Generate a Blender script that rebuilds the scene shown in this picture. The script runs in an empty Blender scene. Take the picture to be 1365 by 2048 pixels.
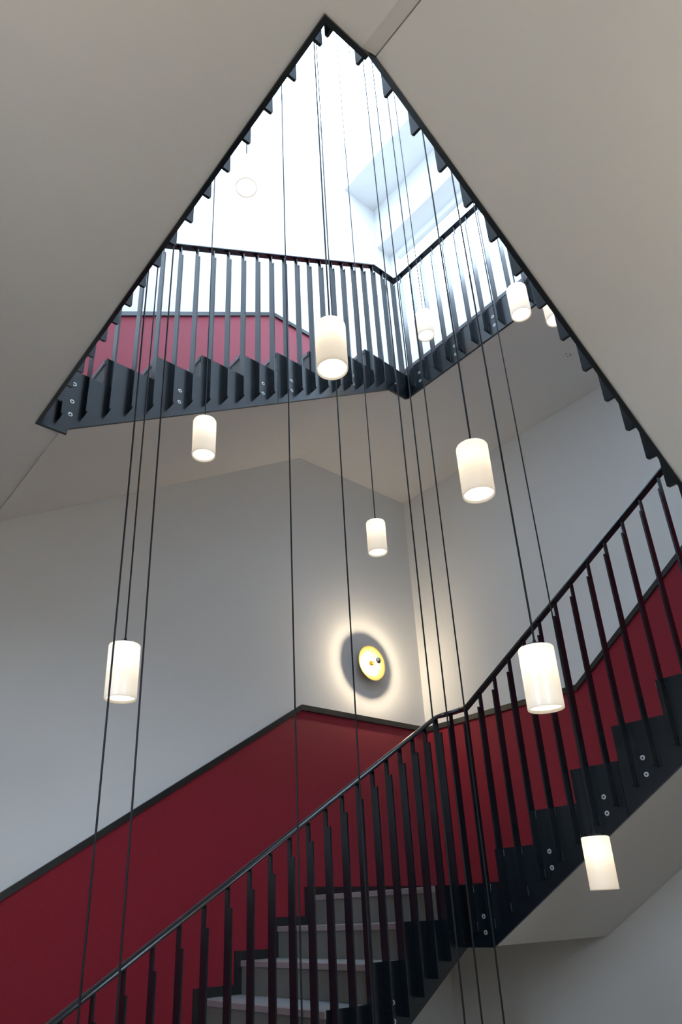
import bpy, bmesh, math, random
from mathutils import Vector, Matrix

random.seed(7)
S = bpy.context.scene
COL = S.collection
IW, IH = 1365, 2048

# ---------------------------------------------------------------- camera
RW = [[0.7710734803, 0.2468091578, 0.5869675694],
      [-0.6356614567, 0.3521505435, 0.6869676173],
      [-0.0371510495, -0.9028151717, 0.4284210140]]      # columns: right, down, forward
FPX, CPX, CPY = 1416.587, 643.243, 1162.297
cam = bpy.data.cameras.new('camera')
cam_ob = bpy.data.objects.new('camera', cam)
COL.objects.link(cam_ob)
cam.sensor_fit = 'VERTICAL'
cam.sensor_height = 36.0
cam.sensor_width = 24.0
cam.lens = FPX / IH * 36.0
cam.shift_x = (IW / 2 - CPX) / IH
cam.shift_y = (CPY - IH / 2) / IH
cam.clip_start = 0.02
cam_ob.matrix_world = Matrix(((RW[0][0], -RW[0][1], -RW[0][2], 0), (RW[1][0], -RW[1][1], -RW[1][2], 0),
                              (RW[2][0], -RW[2][1], -RW[2][2], 0), (0, 0, 0, 1)))
S.camera = cam_ob

# ---------------------------------------------------------------- light and exposure
SKY_STRENGTH = 14.5
LAMP_W = 0.26
SCONCE_W = 30.0
w = bpy.data.worlds.new('overcast_sky')
S.world = w
w.use_nodes = True
bg = w.node_tree.nodes['Background']
# overcast sky above the horizon, dull ground below it
_nt = w.node_tree
_tc = _nt.nodes.new('ShaderNodeTexCoord')
_sx = _nt.nodes.new('ShaderNodeSeparateXYZ')
_cr = _nt.nodes.new('ShaderNodeValToRGB')
_cr.color_ramp.elements[0].position = 0.485
_cr.color_ramp.elements[0].color = (0.050, 0.050, 0.045, 1)
_cr.color_ramp.elements[1].position = 0.515
_cr.color_ramp.elements[1].color = (0.65, 0.79, 1.0, 1)
_mr = _nt.nodes.new('ShaderNodeMapRange')
_mr.inputs['From Min'].default_value = -1
_nt.links.new(_tc.outputs['Generated'], _sx.inputs['Vector'])
_nt.links.new(_sx.outputs['Z'], _mr.inputs['Value'])
_nt.links.new(_mr.outputs['Result'], _cr.inputs['Fac'])
_nt.links.new(_cr.outputs['Color'], bg.inputs['Color'])
bg.inputs['Strength'].default_value = SKY_STRENGTH
S.view_settings.view_transform = 'Standard'
S.view_settings.look = 'None'
S.view_settings.gamma = 1.0
S.view_settings.use_curve_mapping = False
S.view_settings.exposure = 0.0
S.cycles.use_denoising = True
S.cycles.max_bounces = 16
S.cycles.diffuse_bounces = 8
S.cycles.glossy_bounces = 4
S.cycles.transmission_bounces = 10
S.cycles.transparent_max_bounces = 12
S.cycles.sample_clamp_indirect = 6.0
S.cycles.caustics_reflective = False
S.cycles.caustics_refractive = False


def portal(name, loc, rot, sx, sy):
    l = bpy.data.lights.new(name, 'AREA')
    l.shape = 'RECTANGLE'
    l.size, l.size_y = sx, sy
    l.cycles.is_portal = True
    o = bpy.data.objects.new(name, l)
    o.location = loc
    o.rotation_euler = rot
    COL.objects.link(o)


# ---------------------------------------------------------------- measured plan
XR, YL = 4.539, 4.021            # right wall, left wall
XB, YB = -0.38, -0.363           # near walls
X1, X2 = 0.753, 3.423            # well faces of the stringers
Y1, Y2 = 0.770, 2.887
PT = 0.015                       # stringer plate
ZF = -1.26                       # floor
ZP1, ZP2, ZN, ZU = 0.133, 1.156, 2.545, 3.892   # landing levels
ZC, ZTOP = 7.90, 8.70

# skylight portal is set here with the other lights
portal('skylight_portal', (1.84, 1.83, ZTOP - 0.08), (0, 0, 0), 4.40, 4.36)
portal('window_portal', (XR + 0.22, 1.86, 6.5), (0, math.radians(90), 0), 1.5, 4.3)
portal('window_portal_front', (0.75, YB - 0.24, 1.05), (math.radians(90), 0, 0), 1.1, 1.4)
portal('window_portal_back', (XB - 0.24, 1.5, 1.05), (0, math.radians(-90), 0), 1.4, 1.2)


# ---------------------------------------------------------------- materials
def mat(name, col, rough=0.5, metal=0.0, spec=0.5, noise=0.0, nscale=40.0, bump=0.0, bscale=200.0, stretch=None):
    m = bpy.data.materials.new(name)
    m.use_nodes = True
    nt = m.node_tree
    b = nt.nodes['Principled BSDF']
    b.inputs['Base Color'].default_value = (*col, 1)
    b.inputs['Roughness'].default_value = rough
    b.inputs['Metallic'].default_value = metal
    b.inputs['Specular IOR Level'].default_value = spec
    tc = nt.nodes.new('ShaderNodeTexCoord')
    mp = nt.nodes.new('ShaderNodeMapping')
    nt.links.new(tc.outputs['Object'], mp.inputs['Vector'])
    if stretch:
        mp.inputs['Scale'].default_value = stretch
    if noise:
        n = nt.nodes.new('ShaderNodeTexNoise')
        n.inputs['Scale'].default_value = nscale
        n.inputs['Detail'].default_value = 6
        nt.links.new(mp.outputs['Vector'], n.inputs['Vector'])
        r = nt.nodes.new('ShaderNodeMapRange')
        r.inputs['To Min'].default_value = 1 - noise
        r.inputs['To Max'].default_value = 1 + noise
        nt.links.new(n.outputs['Fac'], r.inputs['Value'])
        mx = nt.nodes.new('ShaderNodeVectorMath')
        mx.operation = 'SCALE'
        mx.inputs[0].default_value = col
        nt.links.new(r.outputs['Result'], mx.inputs['Scale'])
        nt.links.new(mx.outputs['Vector'], b.inputs['Base Color'])
    if bump:
        n2 = nt.nodes.new('ShaderNodeTexNoise')
        n2.inputs['Scale'].default_value = bscale
        n2.inputs['Detail'].default_value = 3
        nt.links.new(mp.outputs['Vector'], n2.inputs['Vector'])
        bp = nt.nodes.new('ShaderNodeBump')
        bp.inputs['Strength'].default_value = bump
        bp.inputs['Distance'].default_value = 0.002
        nt.links.new(n2.outputs['Fac'], bp.inputs['Height'])
        nt.links.new(bp.outputs['Normal'], b.inputs['Normal'])
    return m


M_WALL = mat('white_plaster', (0.74, 0.73, 0.71), 0.85, spec=0.25, noise=0.012, nscale=3, bump=0.12, bscale=140)
M_SOFFIT = mat('painted_soffit', (0.74, 0.72, 0.69), 0.85, spec=0.25, noise=0.012, nscale=4, bump=0.12, bscale=140)
M_STEEL = mat('black_painted_steel', (0.004, 0.0075, 0.011), 0.25, spec=0.5, noise=0.10, nscale=12)
M_RAIL = mat('black_rail_steel', (0.011, 0.012, 0.014), 0.24, spec=0.55)
M_TRIM = mat('black_trim_paint', (0.016, 0.016, 0.015), 0.38, spec=0.5)
M_RED = mat('red_woven_covering', (0.245, 0.006, 0.018), 0.62, spec=0.28, noise=0.30, nscale=70, bump=0.5, bscale=120, stretch=(1, 1, 5))
_b = M_RED.node_tree.nodes['Principled BSDF']
_b.inputs['Sheen Weight'].default_value = 0.4
_b.inputs['Sheen Roughness'].default_value = 0.45
_b.inputs['Sheen Tint'].default_value = (0.95, 0.90, 1.0, 1)
M_TREAD = mat('blue_grey_linoleum', (0.25, 0.275, 0.29), 0.45, noise=0.06, nscale=60)
M_RISER = mat('grey_brown_linoleum', (0.15, 0.147, 0.13), 0.6, noise=0.14, nscale=120)
M_NOSE = mat('pinkish_grey_nosing', (0.28, 0.235, 0.235), 0.45, noise=0.05, nscale=80)
M_FLOOR = mat('grey_floor', (0.22, 0.185, 0.145), 0.5, noise=0.06, nscale=20)
M_CABLE = mat('black_cable', (0.007, 0.007, 0.008), 0.55, spec=0.25)
M_BOLT = mat('zinc_bolt', (0.62, 0.61, 0.58), 0.38, metal=0.6)
M_DARK = mat('dark_recess', (0.01, 0.01, 0.01), 0.6)
M_FRAME = mat('white_window_frame', (0.80, 0.81, 0.82), 0.35)
M_GOLD = mat('brushed_gold', (0.92, 0.70, 0.20), 0.36, metal=0.85, noise=0.06, nscale=60)
M_CHROME = mat('mirror_crown', (0.75, 0.72, 0.68), 0.08, metal=1.0)
M_BRASS = mat('brass_socket', (0.70, 0.48, 0.14), 0.3, metal=1.0)
M_WHITEP = mat('white_plastic', (0.78, 0.78, 0.77), 0.4)
M_WELD = mat('painted_weld', (0.03, 0.033, 0.036), 0.16, spec=0.8)


def glass_mat(name, tint):
    m = bpy.data.materials.new(name)
    m.use_nodes = True
    nt = m.node_tree
    nt.nodes.remove(nt.nodes['Principled BSDF'])
    out = nt.nodes['Material Output']
    tr = nt.nodes.new('ShaderNodeBsdfTransparent')
    tr.inputs['Color'].default_value = (*tint, 1)
    gl = nt.nodes.new('ShaderNodeBsdfGlossy')
    gl.inputs['Roughness'].default_value = 0.02
    mx = nt.nodes.new('ShaderNodeMixShader')
    mx.inputs['Fac'].default_value = 0.07
    nt.links.new(tr.outputs['BSDF'], mx.inputs[1])
    nt.links.new(gl.outputs['BSDF'], mx.inputs[2])
    nt.links.new(mx.outputs['Shader'], out.inputs['Surface'])
    return m


def opal_mat(name, col, trans, emit, ecol=(1.0, 0.80, 0.56)):
    m = bpy.data.materials.new(name)
    m.use_nodes = True
    nt = m.node_tree
    nt.nodes.remove(nt.nodes['Principled BSDF'])
    out = nt.nodes['Material Output']
    df = nt.nodes.new('ShaderNodeBsdfDiffuse')
    df.inputs['Color'].default_value = (*col, 1)
    tl = nt.nodes.new('ShaderNodeBsdfTranslucent')
    tl.inputs['Color'].default_value = (*col, 1)
    gl = nt.nodes.new('ShaderNodeBsdfGlossy')
    gl.inputs['Roughness'].default_value = 0.25
    m1 = nt.nodes.new('ShaderNodeMixShader')
    m1.inputs['Fac'].default_value = trans
    m2 = nt.nodes.new('ShaderNodeMixShader')
    m2.inputs['Fac'].default_value = 0.04
    em = nt.nodes.new('ShaderNodeEmission')
    em.inputs['Color'].default_value = (*ecol, 1)
    em.inputs['Strength'].default_value = emit
    ad = nt.nodes.new('ShaderNodeAddShader')
    nt.links.new(df.outputs['BSDF'], m1.inputs[1])
    nt.links.new(tl.outputs['BSDF'], m1.inputs[2])
    nt.links.new(m1.outputs['Shader'], m2.inputs[1])
    nt.links.new(gl.outputs['BSDF'], m2.inputs[2])
    nt.links.new(m2.outputs['Shader'], ad.inputs[0])
    nt.links.new(em.outputs['Emission'], ad.inputs[1])
    nt.links.new(ad.outputs['Shader'], out.inputs['Surface'])
    return m


def emit_mat(name, col, s):
    m = bpy.data.materials.new(name)
    m.use_nodes = True
    nt = m.node_tree
    nt.nodes.remove(nt.nodes['Principled BSDF'])
    em = nt.nodes.new('ShaderNodeEmission')
    em.inputs['Color'].default_value = (*col, 1)
    em.inputs['Strength'].default_value = s
    nt.links.new(em.outputs['Emission'], nt.nodes['Material Output'].inputs['Surface'])
    return m


M_GLASS = glass_mat('clear_glazing', (0.96, 0.985, 0.99))
M_ROOFGLASS = glass_mat('solar_glazing', (0.83, 0.87, 0.89))     # tinted roof glass
M_SHADE = opal_mat('opal_glass', (0.94, 0.91, 0.84), 0.52, 0.09)
M_DIFF = opal_mat('opal_diffuser', (0.95, 0.94, 0.93), 0.60, 0.70, (1.0, 0.93, 0.86))


# ---------------------------------------------------------------- helpers
def thing(name, label, cat, loc, group=None):
    o = bpy.data.objects.new(name, None)
    COL.objects.link(o)
    o.location = loc
    o.empty_display_size = 0.1
    o['label'] = label
    o['category'] = cat
    if group:
        o['group'] = group
    return o


def link(name, me, parent=None, loc=None):
    o = bpy.data.objects.new(name, me)
    COL.objects.link(o)
    if parent:
        o.parent = parent
    if loc is not None:
        o.location = loc
    return o


def base_of(parent):
    v = Vector((0, 0, 0))
    while parent:
        v += parent.location
        parent = parent.parent
    return v


def mesh(name, verts, faces, m, parent=None, smooth=False, mats=None, fm=None):
    """verts in world coordinates; stored relative to the parent's base"""
    b = base_of(parent)
    me = bpy.data.meshes.new(name)
    me.from_pydata([tuple(Vector(v) - b) for v in verts], [], faces)
    for mm in (mats or [m]):
        me.materials.append(mm)
    bm = bmesh.new()
    bm.from_mesh(me)
    bmesh.ops.recalc_face_normals(bm, faces=bm.faces)
    bm.to_mesh(me)
    bm.free()
    if fm:
        for i, k in enumerate(fm):
            me.polygons[i].material_index = k
    if smooth:
        for p in me.polygons:
            p.use_smooth = True
    me.update()
    return link(name, me, parent)


def extrude(poly, fn, b0, b1):
    """poly of (a, z); fn(a, b, z) -> world"""
    n = len(poly)
    v = [fn(a, b0, z) for a, z in poly] + [fn(a, b1, z) for a, z in poly]
    f = [list(range(n)), list(range(2 * n - 1, n - 1, -1))]
    for i in range(n):
        j = (i + 1) % n
        f.append([i, j, n + j, n + i])
    return v, f


def prism(name, poly, fn, b0, b1, m, parent=None):
    v, f = extrude(poly, fn, b0, b1)
    return mesh(name, v, f, m, parent)


def plan(name, outline, z0, z1, m, parent=None):
    return prism(name, outline, lambda a, b, z: (a, z, b), z0, z1, m, parent)


def box(name, lo, hi, m, parent=None):
    return plan(name, [(lo[0], lo[1]), (hi[0], lo[1]), (hi[0], hi[1]), (lo[0], hi[1])], lo[2], hi[2], m, parent)


def lathe_data(prof, n, axis='z'):
    """prof of (r, h) -> verts, faces around z; r=0 points are poles"""
    v, f, rings = [], [], []
    for r, h in prof:
        if r < 1e-6:
            rings.append([len(v)])
            v.append((0, 0, h))
        else:
            rings.append(list(range(len(v), len(v) + n)))
            for i in range(n):
                t = 2 * math.pi * i / n
                v.append((r * math.cos(t), r * math.sin(t), h))
    for A, B in zip(rings, rings[1:]):
        for i in range(n):
            j = (i + 1) % n
            if len(A) == 1 and len(B) == 1:
                continue
            if len(A) == 1:
                f.append([A[0], B[i], B[j]])
            elif len(B) == 1:
                f.append([A[i], A[j], B[0]])
            else:
                f.append([A[i], A[j], B[j], B[i]])
    if axis == 'y':                     # h points to -y (out of the left wall)
        v = [(x, -z, y) for x, y, z in v]
    return v, f


def local_mesh(name, v, f, m, smooth=True, mats=None):
    me = bpy.data.meshes.new(name)
    me.from_pydata(v, [], f)
    for mm in (mats or [m]):
        me.materials.append(mm)
    bm = bmesh.new()
    bm.from_mesh(me)
    bmesh.ops.recalc_face_normals(bm, faces=bm.faces)
    bm.to_mesh(me)
    bm.free()
    if smooth:
        for p in me.polygons:
            p.use_smooth = True
    return me


def sweep(name, path, wid, hgt, m, parent):
    """rail of rounded flat section along a polyline; the path is the middle of the underside"""
    h2 = wid / 2
    c = 0.008
    prof = [(-h2 + 0.003, 0), (h2 - 0.003, 0), (h2, 0.003), (h2, c)]
    prof += [(h2 * math.cos(math.pi * k / 10), c + (hgt - c) * math.sin(math.pi * k / 10)) for k in range(1, 10)]
    prof += [(-h2, c), (-h2, 0.003)]
    P = [Vector(p) for p in path]
    v, f = [], []
    for i, p in enumerate(P):
        d0 = (P[i] - P[i - 1]) if i else (P[1] - P[0])
        d1 = (P[i + 1] - P[i]) if i < len(P) - 1 else d0
        h0 = Vector((d0.x, d0.y)).normalized()
        h1 = Vector((d1.x, d1.y)).normalized()
        n0 = Vector((-h0.y, h0.x))
        n1 = Vector((-h1.y, h1.x))
        nn = (n0 + n1).normalized()
        k = 1 / max(0.5, nn.dot(n0))
        for s, z in prof:
            v.append((p.x + nn.x * s * k, p.y + nn.y * s * k, p.z + z))
    n = len(prof)
    for i in range(len(P) - 1):
        for j in range(n):
            q = (j + 1) % n
            f.append([i * n + j, i * n + q, (i + 1) * n + q, (i + 1) * n + j])
    f.append(list(range(n)))
    f.append([(len(P) - 1) * n + j for j in range(n - 1, -1, -1)])
    o = mesh(name, v, f, m, parent)
    for p in o.data.polygons:
        p.use_smooth = len(p.vertices) == 4 and p.index % n not in (0, 1, 2, n - 1)
    return o


# frames: a runs along the flight, b from the well face to the wall (negative b: into the well)
def FA(a, b, z): return (a, Y2 + b, z)              # lower-left / upper-left flight, going +x
def FB(a, b, z): return (X2 + b, -a, z)             # right side, going -y
def FN(a, b, z): return (-a, Y1 - b, z)             # near right flight, going -x
def FL(a, b, z): return (X1 - b, a, z)              # near left landing, along +y


def stepped_top(a0, a1, z0, risers, r):
    """top line from a0 to a1 starting at level z0, rising r at each riser"""
    pts = [(a0, z0)]
    z = z0
    for x in risers:
        if a0 < x < a1:
            pts += [(x, z), (x, z + r)]
            z += r
        elif x <= a0:
            z += r
            pts = [(a0, z)]
    pts.append((a1, z))
    return pts


def level_at(a, z0, risers, r):
    return z0 + r * sum(1 for x in risers if x <= a + 1e-6)


BOLT_ME = {}


def bolt_mesh(fn_key, out, u):
    """countersunk bolt lying on the well face; out = unit vector into the well, u = in-plane vector"""
    if fn_key in BOLT_ME:
        return BOLT_ME[fn_key]
    o, u = Vector(out), Vector(u)
    n = 12
    rings = [(0.0125, 0.0), (0.0115, 0.0025), (0.0062, 0.0028), (0.0054, 0.0008)]
    v, f = [], []
    for r, h in rings:
        for i in range(n):
            t = 2 * math.pi * i / n
            v.append(o * h + u * (r * math.cos(t)) + Vector((0, 0, r * math.sin(t))))
    for k in range(3):
        for i in range(n):
            j = (i + 1) % n
            f.append([k * n + i, k * n + j, (k + 1) * n + j, (k + 1) * n + i])
    f.append([3 * n + i for i in range(n)])
    me = local_mesh('bolt', [tuple(x) for x in v], f, None, False, [M_BOLT, M_DARK])
    me.polygons[len(f) - 1].material_index = 1
    BOLT_ME[fn_key] = me
    return me


def add_bolts(fn, key, out, u, spots, parent):
    me = bolt_mesh(key, out, u)
    b = base_of(parent)
    for a, z in spots:
        link('bolt', me, parent, Vector(fn(a, 0, z)) + Vector(out) * 0.0003 - b)


FIN, FT, PIN, NOTCH = 0.050, 0.009, 0.027, 0.088


def balusters(fn, items, parent, stringer_top):
    """items of (a, zb, zt): flat bars standing on edge against the stringer, notched under the rail"""
    b = base_of(parent)
    cache = {}
    wv, wf = [], []
    for a, zb, zt in items:
        key = round(zt - zb, 2)
        if key not in cache:
            h = zt - zb
            p = [(0.0, 0.0), (-FIN + 0.006, 0.0), (-FIN, 0.006), (-FIN, h - NOTCH), (-PIN, h - NOTCH), (-PIN, h), (0.0, h)]
            o0 = Vector(fn(0, 0, 0))
            vs, fs = [], []
            for s in (-FT / 2, FT / 2):
                for q, z in p:
                    vs.append(tuple(Vector(fn(s, q, z)) - o0))
            n = len(p)
            fs = [list(range(n)), list(range(2 * n - 1, n - 1, -1))]
            for i in range(n):
                j = (i + 1) % n
                fs.append([i, j, n + j, n + i])
            cache[key] = local_mesh('baluster', vs, fs, M_STEEL, False)
        link('baluster', cache[key], parent, Vector(fn(a, 0, zb)) - b)
        # weld beads where the bar meets the plate: a short run at the foot and one at the plate's top edge
        zt_ = stringer_top(a)
        for z0, z1 in ((zb + 0.004, zb + 0.050), (zt_ - 0.040, zt_ - 0.002)):
            k = 5
            for i in range(k):
                z = z0 + (z1 - z0) * (i + 0.5) / k
                s = (z1 - z0) / k * 0.62
                c = (a + FT / 2 + 0.0022, -0.0022)
                i0 = len(wv)
                for da, db, dz in ((0.0034, 0, 0), (-0.0034, 0, 0), (0, 0.0034, 0), (0, -0.0034, 0), (0, 0, s), (0, 0, -s)):
                    wv.append(fn(c[0] + da, c[1] + db, z + dz))
                for q in ((0, 2, 4), (2, 1, 4), (1, 3, 4), (3, 0, 4), (2, 0, 5), (1, 2, 5), (3, 1, 5), (0, 3, 5)):
                    wf.append([i0 + t for t in q])
    if wv:
        o = mesh('weld_beads', wv, wf, M_WELD, parent)
        o['kind'] = 'stuff'


def flight(root, fn, risers, r, z0, end, wid, slab_poly):
    """slab, treads, risers and nosings of one flight"""
    prism('slab', slab_poly, fn, PT, wid - 0.002, M_SOFFIT, root)
    for k, x in enumerate(risers):
        z = z0 + (k + 1) * r
        nx = risers[k + 1] if k + 1 < len(risers) else end
        w1 = wid - 0.016
        prism('riser', [(x, z - r), (x + 0.012, z - r), (x + 0.012, z - 0.031), (x, z - 0.031)], fn, PT, w1, M_RISER, root)
        prism('nosing', [(x - 0.008, z - 0.031), (x + 0.022, z - 0.031), (x + 0.022, z), (x - 0.005, z), (x - 0.008, z - 0.003)], fn, PT, w1, M_NOSE, root)
        prism('tread', [(x + 0.025, z - 0.028), (nx, z - 0.028), (nx, z - 0.001), (x + 0.025, z - 0.001)], fn, PT, w1, M_TREAD, root)


def slab_top(risers, r, z0, a0, a1):
    pts = stepped_top(a0, a1, z0 - 0.029, [x + 0.0125 for x in risers], r)
    return pts


# ================================================================ SETTING
def struct(o):
    o['kind'] = 'structure'
    return o


T = 0.30
# left wall (far left in the picture), carries on past the corner into the window reveal
struct(box('wall_left', (XB - T, YL, ZF - 0.3), (XR + T, YL + T, ZTOP), M_WALL))
# right wall with the long high window cut out
WY0, WZ0, WZ1 = -0.30, 5.74, 7.26
struct(prism('wall_right', [(YB - T, ZF - 0.3), (YL, ZF - 0.3), (YL, WZ0), (WY0, WZ0), (WY0, WZ1), (YL, WZ1), (YL, ZTOP), (YB - T, ZTOP)],
             lambda a, b, z: (b, a, z), XR, XR + T, M_WALL))
# near walls behind the camera, each with a window at eye level
def holed(fn, A0, Z0, A1, Z1, a0, z0, a1, z1, b0, b1):
    O = [(A0, Z0), (A1, Z0), (A1, Z1), (A0, Z1)]
    I = [(a0, z0), (a1, z0), (a1, z1), (a0, z1)]
    v = [fn(a, b0, z) for a, z in O + I] + [fn(a, b1, z) for a, z in O + I]
    f = []
    for i in range(4):
        j = (i + 1) % 4
        f += [[i, j, 4 + j, 4 + i], [8 + i, 12 + i, 12 + j, 8 + j], [i, 8 + i, 8 + j, j], [4 + i, 4 + j, 12 + j, 12 + i]]
    return v, f


FW = (0.20, 0.35, 1.30, 1.75)
BW = (0.9, 0.35, 2.1, 1.75)
struct(mesh('wall_front', *holed(lambda a, b, z: (a, YB - b, z), XB - T, ZF - 0.3, XR, ZTOP, *FW, 0.0, T), M_WALL))
struct(mesh('wall_back', *holed(lambda a, b, z: (XB - b, a, z), YB, ZF - 0.3, YL, ZTOP, *BW, 0.0, T), M_WALL))
struct(box('floor', (XB, YB, ZF - 0.3), (XR, YL, ZF), M_FLOOR))
CX = 4.06
struct(box('ceiling', (CX, YB, ZC), (XR, YL, ZC + 0.28), M_WALL))


def window_unit(name, fn, loc, y0, y1, z0, z1, ny):
    fr = 0.06
    root = bpy.data.objects.new(name, None)
    COL.objects.link(root)
    root.location = loc
    root['kind'] = 'structure'
    for nm, lo, hi in (('sill_frame', (y0, z0), (y1, z0 + fr)), ('head_frame', (y0, z1 - fr), (y1, z1)),
                       ('jamb_frame', (y0, z0 + fr), (y0 + fr, z1 - fr)), ('jamb_frame', (y1 - fr, z0 + fr), (y1, z1 - fr))):
        prism(nm, [lo, (hi[0], lo[1]), hi, (lo[0], hi[1])], fn, 0, 0.07, M_FRAME, root)
    yy = [y0 + fr + (y1 - y0 - 2 * fr) * i / ny for i in range(ny + 1)]
    for i in range(ny):
        a0, a1 = yy[i] + 0.008, yy[i + 1] - 0.008
        s = 0.05
        mesh('sash', *ring_prism(fn, a0, z0 + fr + 0.006, a1, z1 - fr - 0.006, s, -0.012, 0.05), M_FRAME, root)
        prism('pane', [(a0 + s, z0 + fr + s), (a1 - s, z0 + fr + s), (a1 - s, z1 - fr - s), (a0 + s, z1 - fr - s)], fn, 0.02, 0.026, M_GLASS, root)
    return root


def ring_prism(fn, a0, z0, a1, z1, s, b0, b1):
    O = [(a0, z0), (a1, z0), (a1, z1), (a0, z1)]
    I = [(a0 + s, z0 + s), (a1 - s, z0 + s), (a1 - s, z1 - s), (a0 + s, z1 - s)]
    v = [fn(a, b0, z) for a, z in O + I] + [fn(a, b1, z) for a, z in O + I]
    f = []
    for i in range(4):
        j = (i + 1) % 4
        f += [[i, j, 4 + j, 4 + i], [8 + i, 12 + i, 12 + j, 8 + j], [i, 8 + i, 8 + j, j], [4 + i, 4 + j, 12 + j, 12 + i]]
    return v, f


window_unit('window_1', lambda a, b, z: (XR + 0.22 + b, a, z), (XR + 0.22, 1.86, WZ0), WY0, YL, WZ0, WZ1, 3)
window_unit('window_3', lambda a, b, z: (a, YB - 0.22 - b, z), (0.75, YB - 0.22, FW[1]), FW[0], FW[2], FW[1], FW[3], 2)
window_unit('window_4', lambda a, b, z: (XB - 0.22 - b, a, z), (XB - 0.22, 1.5, BW[1]), BW[0], BW[2], BW[1], BW[3], 2)

# skylight over the well
sk = bpy.data.objects.new('window_2', None)
COL.objects.link(sk)
sk.location = (1.84, 1.83, ZTOP)
sk['kind'] = 'structure'
mesh('skylight_frame', *ring_prism(lambda a, b, z: (a, z, ZTOP + b), XB, YB, CX + 0.1, YL, 0.05, 0.0, 0.10), M_FRAME, sk)
for xm in (0.70, 1.85):
    box('glazing_bar', (xm - 0.03, YB + 0.05, ZTOP), (xm + 0.03, YL - 0.05, ZTOP + 0.08), M_FRAME, sk)
for xa, xb in ((XB + 0.05, 0.67), (0.73, 1.82), (1.88, CX + 0.05)):
    box('pane', (xa, YB + 0.05, ZTOP + 0.05), (xb, YL - 0.05, ZTOP + 0.058), M_ROOFGLASS, sk)
struct(box('trim_9', (CX, YB, ZC + 0.28), (CX + 0.10, YL, ZTOP), M_WALL))     # upstand of the roof light
struct(box('trim_10', (CX + 0.10, YB, ZTOP - 0.10), (XR, YL, ZTOP), M_WALL))

# ---------------------------------------------------------------- red wainscot and black trims
def left_wall(a, b, z): return (a, YL - b, z)
def right_wall(a, b, z): return (XR - b, a, z)


def wains(name, label, fn, top, bottom):
    o = prism(name, [(a, z - 0.021) for a, z in top] + bottom[::-1], fn, 0.002, 0.013, M_RED)
    o['label'] = label
    o['category'] = 'wall panel'
    return o


TL1 = [(-0.10, 1.421 - 3.275 * 0.641), (3.178, 1.421), (XR, 1.421)]
TR1 = [(YL, 1.421), (2.560, 1.421), (1.00, 1.421 + 1.56 * 0.742), (YB, 1.421 + 1.56 * 0.742)]
TL2 = [(0.25, 5.186 - 2.71 * 0.628), (2.960, 5.186), (XR, 5.186)]
TR2 = [(YL, 5.186), (YB, 5.186)]
wains('wainscot_panel', 'dark red woven wall panel rising along the lower stair flight', left_wall, TL1,
      [(-0.10, -1.24), (1.2, -1.24), (3.10, -0.05), (XR, -0.05)])
wains('wainscot_panel', 'red woven wall panel behind the lower right balusters, turning up with the stairs', right_wall,
      [(YL - 0.012, 1.421)] + TR1[1:], [(YL - 0.012, -0.05), (2.60, -0.05), (1.0, 0.95), (YB, 0.95)])
wains('wainscot_panel', 'pale pink-lit red wall panel behind the upper balusters under the roof light', left_wall, TL2,
      [(0.25, 2.45), (0.9, 2.45), (3.10, 3.75), (XR, 3.75)])
wains('wainscot_panel', 'red wall panel below the high window on the top landing', right_wall,
      [(YL - 0.012, 5.186), (YB, 5.186)], [(YL - 0.012, 3.80), (YB, 3.80)])


def trim(name, fn, top, b1=0.028, h=0.042):
    return struct(prism(name, top + [(a, z - h) for a, z in top][::-1], fn, 0.002, b1, M_TRIM))


trim('trim_1', left_wall, TL1)
trim('trim_2', right_wall, [(YL - 0.028, 1.421)] + TR1[1:])
trim('trim_3', left_wall, TL2)
trim('trim_4', right_wall, [(YL - 0.028, 5.186), (YB, 5.186)])


def skirting(name, fn, a0, z0, risers, r, a1):
    top, bot = [(a0, z0 + 0.052)], [(a0, z0)]
    z = z0
    for x in risers:
        top += [(x - 0.050, z + 0.052), (x - 0.050, z + r + 0.052)]
        bot += [(x, z), (x, z + r)]
        z += r
    top.append((a1, z + 0.052))
    bot.append((a1, z))
    return struct(prism(name, top + bot[::-1], fn, 0.0, 0.020, M_TRIM))


# ---------------------------------------------------------------- flights data
RB1, R1 = [3.216 - 0.272 * (7 - k) for k in range(8)], (ZP1 - ZF) / 8
RB2, R2 = [-(2.618 - 0.275 * k) for k in range(6)], (ZP2 - ZP1) / 6
RN1, R3 = [-(1.05 + 0.2585 * (7 - k)) for k in range(8)], (ZN - ZP2) / 8
RU1, R4 = [1.036 + 0.2806 * k for k in range(8)], (3.912 - ZN) / 8
WL = YL - Y2                    # width to the left wall
WR = XR - X2
WN = Y1 - YB
WB = X1 - XB

skirting('baseboard_left', left_wall, 0.2, ZF, RB1, R1, XR)
skirting('baseboard_right', lambda a, b, z: (XR - b, -a, z), -YL + 0.02, ZP1, RB2, R2, -YB)
skirting('baseboard_left_upper', left_wall, XB, ZN, RU1, R4, XR)

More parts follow.
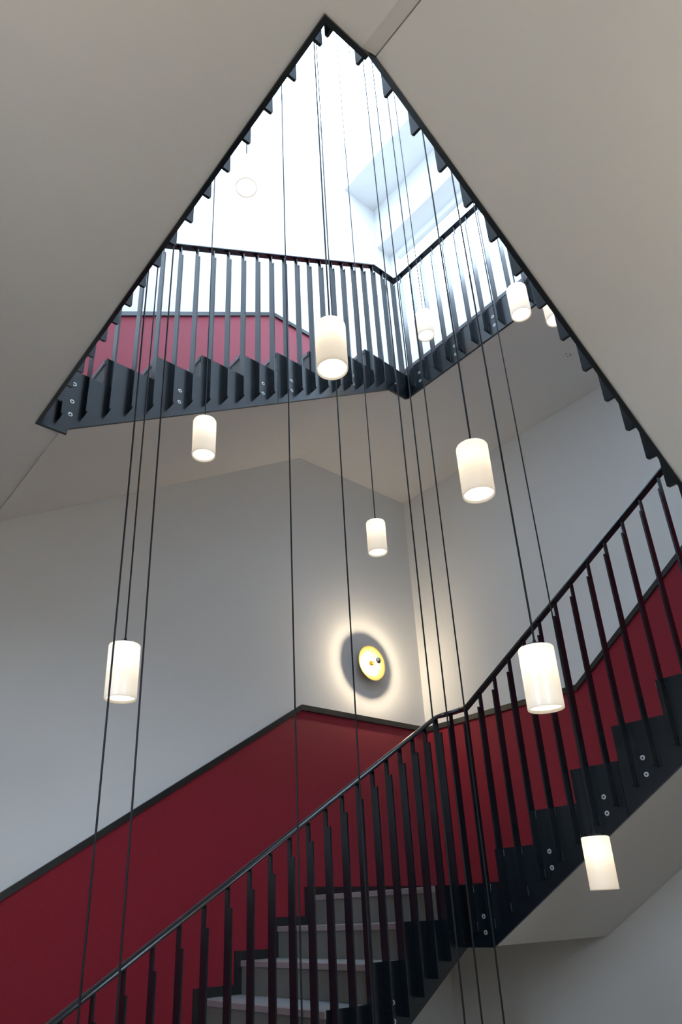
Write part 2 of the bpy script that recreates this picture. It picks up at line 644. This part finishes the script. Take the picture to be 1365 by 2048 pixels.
# ================================================================ STAIRS
# ---- lower left flight
b1line = lambda x: -0.181 - (3.423 - x) * 0.635
st = thing('stair_flight', 'lower stair flight with grey treads and black stepped stringer, climbing beside the red wall', 'stairs', (1.3, 3.4, ZF))
flight(st, FA, RB1, R1, ZF, XR - 0.01, WL, [(1.325, ZF + 0.001)] + stepped_top(1.325, X2 + PT, ZF - 0.030, [x + 0.0125 for x in RB1], R1)[1:]
       + [(X2 + PT, b1line(X2 + PT) + 0.008), (1.735, ZF + 0.001)])
topf = stepped_top(1.27, X2, ZF + 0.004, RB1, R1)
prism('stringer', [(1.27, ZF + 0.001)] + topf[0:] + [(X2, -0.181), (1.725, ZF + 0.001)], FA, 0.0, PT, M_STEEL, st)
add_bolts(FA, 'A', (0, -1, 0), (1, 0, 0), [(x, b1line(x) + dz) for x in (3.274, 2.816, 2.36, 1.90) for dz in ((0.175, 0.097) if x > 3.2 else (0.176, 0.096))], st)
sta = st

# ---- corner landing
ld = thing('stair_landing', 'small square corner landing between the two lower stair flights', 'landing', (4.0, 3.4, ZP1))
box('slab', (X2 + PT, 2.692, -0.173), (XR - 0.002, YL - 0.002, ZP1 - 0.031), M_SOFFIT, ld)
box('floor_covering', (X2 + PT, 2.63, ZP1 - 0.030), (XR - 0.02, Y2 + PT - 0.002, ZP1 - 0.001), M_TREAD, ld)

# ---- lower right flight
st = thing('stair_flight', 'right-hand black steel stair flight rising past the lowest lit pendant', 'stairs', (4.0, 2.6, ZP1))
b2line = lambda y: -0.181 + (2.707 - y) * 0.622
Y2K = 2.707 - (0.80 + 0.181) / 0.622
flight(st, FB, RB2, R2, ZP1, -Y2K, WR, [(-2.69, -0.173)] + stepped_top(-2.69, -Y2K, ZP1 - 0.031, [x + 0.0125 for x in RB2], R2)[0:] + [(-Y2K, 0.808)])
JB = -1.80
for a0, a1 in ((-Y2, JB - 0.0015), (JB + 0.0015, -Y1)):
    bot = [(a1, max(-0.181, min(0.80, b2line(-a1))))]
    if a1 > -Y2K:
        bot.append((-Y2K, 0.80))
    if a0 < -2.707:
        bot.append((-2.707, -0.181))
    bot.append((a0, max(-0.181, b2line(-a0))))
    prism('stringer', stepped_top(a0, a1, ZP1 + 0.003, RB2, R2) + bot, FB, 0.0, PT, M_STEEL, st)
add_bolts(FB, 'B', (-1, 0, 0), (0, 1, 0), [(-y, z) for y, z in ((2.751, -0.029), (2.751, -0.108), (2.270, 0.265), (2.270, 0.186), (1.908, 0.489),
          (1.908, 0.411), (1.667, 0.639), (1.667, 0.560), (1.305, 0.865), (1.305, 0.787))], st)

# ---- landing at the far right, out of the frame, that carries the near right flight
ld = thing('stair_landing', 'half landing at the right between the black steel flight and the white soffit', 'landing', (4.0, 0.3, ZP2))
plan('slab', [(3.0, YB + 0.002), (XR - 0.002, YB + 0.002), (XR - 0.002, Y2K), (X2 + PT, Y2K), (X2 + PT, Y1 - PT), (3.0, Y1 - PT)], 0.808, ZP2 - 0.031, M_SOFFIT, ld)
plan('floor_covering', [(RN1[0] * -1 + 0.0, YB), (XR - 0.02, YB), (XR - 0.02, 1.20), (X2 + PT, 1.20), (X2 + PT, Y1 - PT), (-RN1[0], Y1 - PT)], ZP2 - 0.030, ZP2 - 0.001, M_TREAD, ld)

# ---- near right flight (the sloping soffit over the right of the picture)
n1line = lambda x: 2.184 - (x - 0.928) * 0.672
st = thing('stair_flight', 'sloping white stair soffit filling the top right, edged with black steel', 'stairs', (2.0, 0.2, 1.2))
flight(st, FN, RN1, R3, ZP2, -0.93, WN, [(-3.0, n1line(3.0) + 0.008)] + [(-3.0, ZP2 - 0.031)] + stepped_top(-2.99, -0.930, ZP2 - 0.031, [x + 0.0125 for x in RN1], R3)[1:]
       + [(-0.930, n1line(0.930) + 0.008)])
prism('stringer', stepped_top(-X2, -0.900, ZP2 + 0.003, RN1, R3) + [(-0.900, n1line(0.900)), (-2.985, 0.80), (-X2, 0.80)], FN, 0.0, PT, M_STEEL, st)

# ---- upper landing slab (flat soffit, top left of the picture)
ld = thing('stair_landing', 'level white landing soffit filling the top left, edged with black steel', 'landing', (0.2, 1.8, ZN))
o1 = [(XB + 0.002, YB + 0.002), (0.872, YB + 0.002), (0.872, Y1 - PT), (X1 - PT, Y1 - PT), (X1 - PT, Y2 + PT), (0.780, Y2 + PT), (0.780, YL - 0.002), (XB + 0.002, YL - 0.002)]
o2 = [(XB + 0.002, YB + 0.002), (0.926, YB + 0.002), (0.926, Y1 - PT), (X1 - PT, Y1 - PT), (X1 - PT, Y2 + PT), (0.862, Y2 + PT), (0.862, YL - 0.002), (XB + 0.002, YL - 0.002)]
rings = [[(x, y, 2.167) for x, y in o1], [(x, y, 2.192) for x, y in o2], [(x, y, ZN - 0.031) for x, y in o2]]
v = sum(rings, [])
n = 8
f = [list(range(n)), [2 * n + i for i in range(n - 1, -1, -1)]]
for k in range(2):
    for i in range(n):
        j = (i + 1) % n
        f.append([k * n + i, k * n + j, (k + 1) * n + j, (k + 1) * n + i])
mesh('slab', v, f, M_SOFFIT, ld)
plan('floor_covering', [(XB, YB), (1.02, YB), (1.02, Y1 - PT), (X1 - PT, Y1 - PT), (X1 - PT, Y2 + PT), (1.03, Y2 + PT), (1.03, YL - 0.02), (XB, YL - 0.02)],
     ZN - 0.030, ZN - 0.001, M_TREAD, ld)
prism('stringer', [(Y1 - PT, 2.158), (Y2 + PT, 2.158), (Y2 + PT, ZN + 0.003), (Y1 - PT, ZN + 0.003)], FL, 0.0, PT, M_STEEL, ld)
prism('stringer', [(-0.898, 2.158), (-0.898, ZN + 0.003), (-X1, ZN + 0.003), (-X1, 2.158)], FN, 0.0, PT, M_STEEL, ld)

# ---- upper left flight
u1line = lambda x: 2.190 + (x - 0.887) * 0.618
ZUB = 3.645
UK = 0.887 + (ZUB - 2.190) / 0.618
st = thing('stair_flight', 'upper stair flight with blue-lit black sawtooth stringer below the pink wall panel', 'stairs', (1.0, 3.4, ZN))
flight(st, FA, RU1, R4, ZN, 3.214, WL, [(0.864, u1line(0.864) + 0.008)] + stepped_top(0.864, UK, ZN - 0.031, [x + 0.0125 for x in RU1], R4)
       + [(UK, ZUB + 0.008)])
JU = 2.165
for a0, a1 in ((X1, JU - 0.0015), (JU + 0.0015, X2)):
    top = stepped_top(a0, a1, ZN + 0.003, RU1, R4)
    if a0 == X1:
        bot = [(a1, u1line(a1)), (0.889, u1line(0.889)), (0.885, 2.158), (X1, 2.158)]
    else:
        top[-1] = (a1, ZU + 0.003)
        bot = [(a1, ZUB), (UK, ZUB), (a0, u1line(a0))]
    prism('stringer', top + bot, FA, 0.0, PT, M_STEEL, st)
add_bolts(FA, 'A', (0, -1, 0), (1, 0, 0), [(0.888, 2.464), (0.888, 2.355), (0.888, 2.276), (1.471, 2.722), (1.471, 2.642), (2.047, 3.077), (2.047, 2.997),
          (2.278, 3.220), (2.278, 3.138), (2.850, 3.573), (2.850, 3.494), (3.307, 3.822), (3.307, 3.744)], st)

# ---- top landing along the right wall
ld = thing('stair_landing', 'top landing with blue-lit black steel edge under the high window', 'landing', (4.0, 2.0, ZU))
plan('slab', [(X2 + PT, YB + 0.002), (XR - 0.002, YB + 0.002), (XR - 0.002, YL - 0.002), (UK, YL - 0.002), (UK, Y2 + PT), (X2 + PT, Y2 + PT)], ZUB + 0.008, ZU - 0.031, M_SOFFIT, ld)
plan('floor_covering', [(X2 + PT, YB), (XR - 0.02, YB), (XR - 0.02, YL - 0.02), (3.22, YL - 0.02), (3.22, Y2 + PT), (X2 + PT, Y2 + PT)], ZU - 0.030, ZU - 0.001, M_TREAD, ld)
prism('stringer', [(-Y2, ZUB), (-Y1, ZUB), (-Y1, ZU + 0.003), (-Y2, ZU + 0.003)], FB, 0.0, PT, M_STEEL, ld)
add_bolts(FB, 'B', (-1, 0, 0), (0, 1, 0), [(-y, z) for y in (2.731, 2.373, 2.017, 1.660, 1.300) for z in (3.798, 3.718)], ld)

# ================================================================ BALUSTRADES
RW_, RH = 0.048, 0.026
RO = -0.014                                # rail centre, into the well from the stringer face

# lower left
bl = thing('balustrade', 'black steel balustrade with sloping handrail along the lower stair flight', 'railing', (1.3, Y2, ZF))
zt1 = lambda x: min(1.105, 1.011 + (x - 3.226) * 0.6286)
items = []
x = 3.3415
while x > 0.95:
    items.append((x, max(ZF + 0.02, b1line(x) + 0.070), zt1(x)))
    x -= 0.11547
balusters(FA, items, bl, lambda a: level_at(a, ZF, RB1, R1))
cy = Y2 + RO
cx = X2 + RO
sweep('handrail', [(0.80, cy, zt1(0.80)), (3.330, cy, zt1(3.330)), (3.372, cy - 0.002, 1.095), (3.396, cy - 0.012, 1.103), (cx, cy - 0.035, 1.106),
                   (cx, 2.715, 1.108)], RW_, RH, M_RAIL, bl)

# lower right
bl = thing('balustrade', 'black steel balustrade rising to the right in front of the red panel', 'railing', (X2, 2.7, ZP1))
zt2 = lambda y: max(1.108, 1.261 + (2.438 - y) * 0.63)
items = []
y = 2.806
while y > 0.80:
    yy = min(y, 2.70)
    items.append((-y, max(-0.106, -0.014 + (2.557 - y) * 0.6245), zt2(y)))
    y -= 0.1206
balusters(FB, items, bl, lambda a: level_at(a, ZP1, RB2, R2))
sweep('handrail', [(cx, 2.713, 1.108), (cx, 2.681, 1.109), (cx, 0.80, zt2(0.80))], RW_, RH, M_RAIL, bl)

# near right
bl = thing('balustrade', 'black balustrade above the right soffit, only its bar feet showing below the edge', 'railing', (2.0, Y1, 1.2))
zt3 = lambda x: min(3.50, 2.545 + 0.87 - (x - 1.10) * 0.672)
items = [(-0.800, 2.225, 3.50)]
x = 0.917
while x < 3.30:
    items.append((-x, max(0.87, min(2.225, n1line(x) + 0.065)), zt3(x)))
    x += 0.1077
balusters(FN, items, bl, lambda a: level_at(a, ZP2, RN1, R3))
sweep('handrail', [(3.36, Y1 + 0.014, zt3(3.36)), (0.975, Y1 + 0.014, 3.50), (0.79, Y1 + 0.014, 3.50)], RW_, RH, M_RAIL, bl)

# near left
bl = thing('balustrade', 'black balustrade above the left soffit, only its bar feet showing below the edge', 'railing', (X1, 1.8, ZN))
items = []
k = -2
while 1.082 + 0.1192 * k < 2.80:
    items.append((1.082 + 0.1192 * k, 2.222, 3.50))
    k += 1
balusters(FL, items, bl, lambda a: ZN)
sweep('handrail', [(X1 + 0.014, 0.815, 3.50), (X1 + 0.014, 2.84, 3.50)], RW_, RH, M_RAIL, bl)

# upper left
bl = thing('balustrade', 'upper balustrade of blue-lit flat bars standing against the pink panel and white wall', 'railing', (1.0, Y2, ZN))
zt4 = lambda x: min(4.892, 4.878 - (3.136 - x) * 0.613)
items = []
x = 3.376
while x > 0.80:
    items.append((x, max(2.222, min(3.700, u1line(x) + 0.062)), zt4(x)))
    x -= 0.1156
balusters(FA, items, bl, lambda a: level_at(a, ZN, RU1, R4))
sweep('handrail', [(0.82, cy, zt4(0.82)), (3.159, cy, 4.892), (cx, cy, 4.892), (cx, cy - 0.03, 4.892)], RW_, RH, M_RAIL, bl)

# top landing
bl = thing('balustrade', 'level balustrade of blue-lit flat bars in front of the bright high window', 'railing', (X2, 1.8, ZU))
items = []
y = 2.79
while y > 0.85:
    items.append((-y, 3.695, 4.876))
    y -= 0.1193
balusters(FB, items, bl, lambda a: ZU)
sweep('handrail', [(cx, cy - 0.032, 4.886), (cx, 0.80, 4.876)], RW_, RH, M_RAIL, bl)

# ================================================================ PENDANT LAMPS
LR, LH = 0.060, 0.216
shade_v, shade_f = lathe_data([(0.0, LH), (LR - 0.006, LH), (LR - 0.002, LH - 0.0015), (LR, LH - 0.006), (LR, 0.004), (LR - 0.0006, 0.001),
                               (LR - 0.0022, 0.0), (LR - 0.0036, 0.001), (LR - 0.004, 0.008)], 40)
SHADE_ME = local_mesh('shade', shade_v, shade_f, M_SHADE)
dv, df_ = lathe_data([(0.0, 0.010), (LR - 0.0045, 0.010)], 40)
DIFF_ME = local_mesh('diffuser', dv, df_, M_DIFF)
hp = [(0.0, LH + 0.0005), (0.034, LH + 0.0005), (0.034, LH + 0.011), (0.007, LH + 0.012), (0.005, LH + 0.030), (0.0, LH + 0.030)]
hv, hf = lathe_data(hp, 24)
hv = [(x * (0.90 if (i % 2 and abs(math.hypot(x, y) - 0.034) < 1e-3) else 1.0), y * (0.90 if (i % 2 and abs(math.hypot(x, y) - 0.034) < 1e-3) else 1.0), z)
      for i, (x, y, z) in enumerate(hv)]
HOLD_ME = local_mesh('holder', hv, hf, M_CABLE, False)
cv, cf = lathe_data([(0.0, 0.0), (0.035, 0.0), (0.035, 0.022), (0.0, 0.022)], 20)
CAN_ME = local_mesh('ceiling_rose', cv, cf, M_WHITEP, False)

LAMPS = [  # x, y, z of the bottom rim, label
    (3.054, 1.783, 0.061, 'lowest lit pendant, hanging in front of the black stringer at right'),
    (2.058, 1.288, 0.594, 'large cream-lit pendant hanging in front of the lower right balusters'),
    (1.085, 2.458, 0.764, 'white lit pendant at left between two other hanging cables'),
    (2.791, 2.719, 2.016, 'small white pendant hanging above the round gold wall lamp'),
    (1.901, 1.311, 1.381, 'bright white pendant below the right end of the upper black stringer'),
    (1.394, 1.518, 1.851, 'warm-lit pendant hanging across the middle of the upper balusters'),
    (1.498, 2.638, 2.147, 'white pendant just below the left part of the upper sawtooth stringer'),
    (3.143, 2.404, 3.754, 'small cream pendant in front of the blue-lit balusters below the window'),
    (3.071, 1.617, 3.265, 'white pendant beside the right soffit edge, fully in view'),
    (1.455, 2.210, 3.688, 'cream pendant high up beside the left soffit edge, seen from below'),
    (1.723, 2.538, 4.905, 'washed-out pendant half hidden behind the left soffit edge'),
    (3.252, 1.496, 3.237, 'pendant mostly hidden behind the right soffit edge'),
    (2.682, 2.468, 6.480, 'faint overexposed pendant near the roof light at the top'),
    (0.900, 2.130, -0.60, 'leftmost hanging cable, its lamp below the view'),
    (0.985, 2.080, -0.92, 'cable falling just right of the left white pendant, its lamp below the view'),
    (1.659, 2.130, -0.70, 'long cable crossing the lower red panel left of the gold wall lamp'),
    (1.973, 2.125, -0.72, 'long cable passing in front of the grey shadow of the gold wall lamp'),
    (2.267, 1.965, -0.75, 'first of three close cables right of the wall corner, lamp below the view'),
    (2.383, 1.982, -1.02, 'second of three close cables right of the wall corner, lamp below the view'),
    (2.511, 1.983, -0.76, 'third of three close cables right of the wall corner, lamp below the view'),
]
for i, (x, y, z, lab) in enumerate(LAMPS):
    root = thing('pendant_lamp', lab, 'lamp', (x, y, z), 'cylinder pendants hanging in the stairwell')
    link('shade', SHADE_ME, root)
    link('diffuser', DIFF_ME, root)
    link('holder', HOLD_ME, root)
    ztop = ZTOP - 0.022 - z
    rc = 0.0036
    kv, kf = [], []
    nseg = 10
    hs = [LH + 0.03 + (ztop - LH - 0.03) * k / nseg for k in range(nseg + 1)]
    ph = random.random() * 6
    for k, h in enumerate(hs):
        wob = 0.0022 * math.sin(ph + k * 1.7) * (0 if k in (0, nseg) else 1)
        for q in range(6):
            t = math.pi * q / 3
            kv.append((rc * math.cos(t) + wob, rc * math.sin(t) + wob * 0.6, h))
    for k in range(nseg):
        for q in range(6):
            r_ = (q + 1) % 6
            kf.append([k * 6 + q, k * 6 + r_, (k + 1) * 6 + r_, (k + 1) * 6 + q])
    link('cable', local_mesh('cable', kv, kf, M_CABLE), root)
    link('ceiling_rose', CAN_ME, root, (0, 0, ztop))
    pl = bpy.data.lights.new('pendant_bulb', 'POINT')
    pl.energy = LAMP_W
    pl.color = (1.0, 0.80, 0.56)
    pl.shadow_soft_size = 0.022
    po = bpy.data.objects.new('pendant_bulb_light', pl)
    COL.objects.link(po)
    po.parent = root
    po.location = (0, 0, LH * 0.70)

# ================================================================ GOLD WALL LAMP
ST = 0.058
BC = ST + 0.080                                    # bulb centre off the wall
br = 0.0275
M_BULB = emit_mat('lit_bulb', (1.0, 0.83, 0.60), 180.0 * SCONCE_W / 5.0)
PARTS = []


def part(name, prof, n, m, smooth=True):
    v, f = lathe_data(prof, n, 'y')
    PARTS.append((name, local_mesh(name, v, f, m, smooth)))


part('dish', [(0.0, ST), (0.05, ST + 0.001), (0.10, ST + 0.005), (0.147, ST + 0.013), (0.148, ST + 0.012), (0.10, ST + 0.003), (0.05, ST - 0.001), (0.0, ST - 0.002)], 64, M_GOLD)
part('wall_mount', [(0.0, 0.0), (0.045, 0.0), (0.045, 0.018), (0.014, 0.020), (0.014, ST - 0.003), (0.0, ST - 0.003)], 32, M_GOLD, False)
part('socket', [(0.0, ST + 0.001), (0.020, ST + 0.002), (0.020, ST + 0.030), (0.016, ST + 0.036), (0.0, ST + 0.036)], 24, M_BRASS, False)
part('bulb', [(br * math.sin(math.radians(t)), BC - br * math.cos(math.radians(t))) for t in range(35, 96, 10)], 24, M_BULB)
part('bulb_neck', [(0.012, ST + 0.034), (0.0125, BC - br * 0.80)], 20, M_BRASS)
part('mirror_crown', [((br + 0.0006) * math.sin(math.radians(t)) if t < 180 else 0.0, BC - (br + 0.0006) * math.cos(math.radians(t))) for t in list(range(95, 180, 10)) + [180]], 24, M_CHROME)
for loc, rz, lab in (((3.885, YL, 1.862), 0.0, 'round gold dish wall lamp with a mirror-crowned bulb, lit on the white wall'),
                     ((XB, 0.30, 1.25), math.radians(90), 'added fill light, an unseen gold dish lamp on the near back wall, between the window and the corner'),  # extra copy out of view, added to warm the landing soffit
                     ((1.75, YB, 1.00), math.radians(180), 'added fill light, an unseen gold dish lamp on the front wall under the near stair flight')):  # second unseen copy, added for warm light on the sloping soffit
    sc = thing('wall_lamp', lab, 'lamp', loc)
    sc.rotation_euler = (0, 0, rz)
    for nm, me in PARTS:
        link(nm, me, sc)

# ================================================================ CEILING DETECTOR under the top landing
dt = thing('recessed_detector', 'small round white fitting with dark holes in the soffit near the right edge', 'detector', (4.026, 1.826, ZUB + 0.008))
v, f = lathe_data([(0.0, 0.0), (0.046, 0.0), (0.046, -0.002), (0.044, -0.004), (0.0, -0.005)], 36)
link('cover', local_mesh('cover', v, f, M_SOFFIT, False), dt)
hv, hf = lathe_data([(0.0, -0.0053), (0.0042, -0.0053), (0.0042, -0.0062), (0.0, -0.0062)], 10)
HOLE = local_mesh('lens', hv, hf, M_DARK, False)
for dx, dy in ((-0.022, 0.006), (0.010, 0.012), (0.020, -0.004), (0.006, -0.012)):
    link('lens', HOLE, dt, (dx, dy, 0))
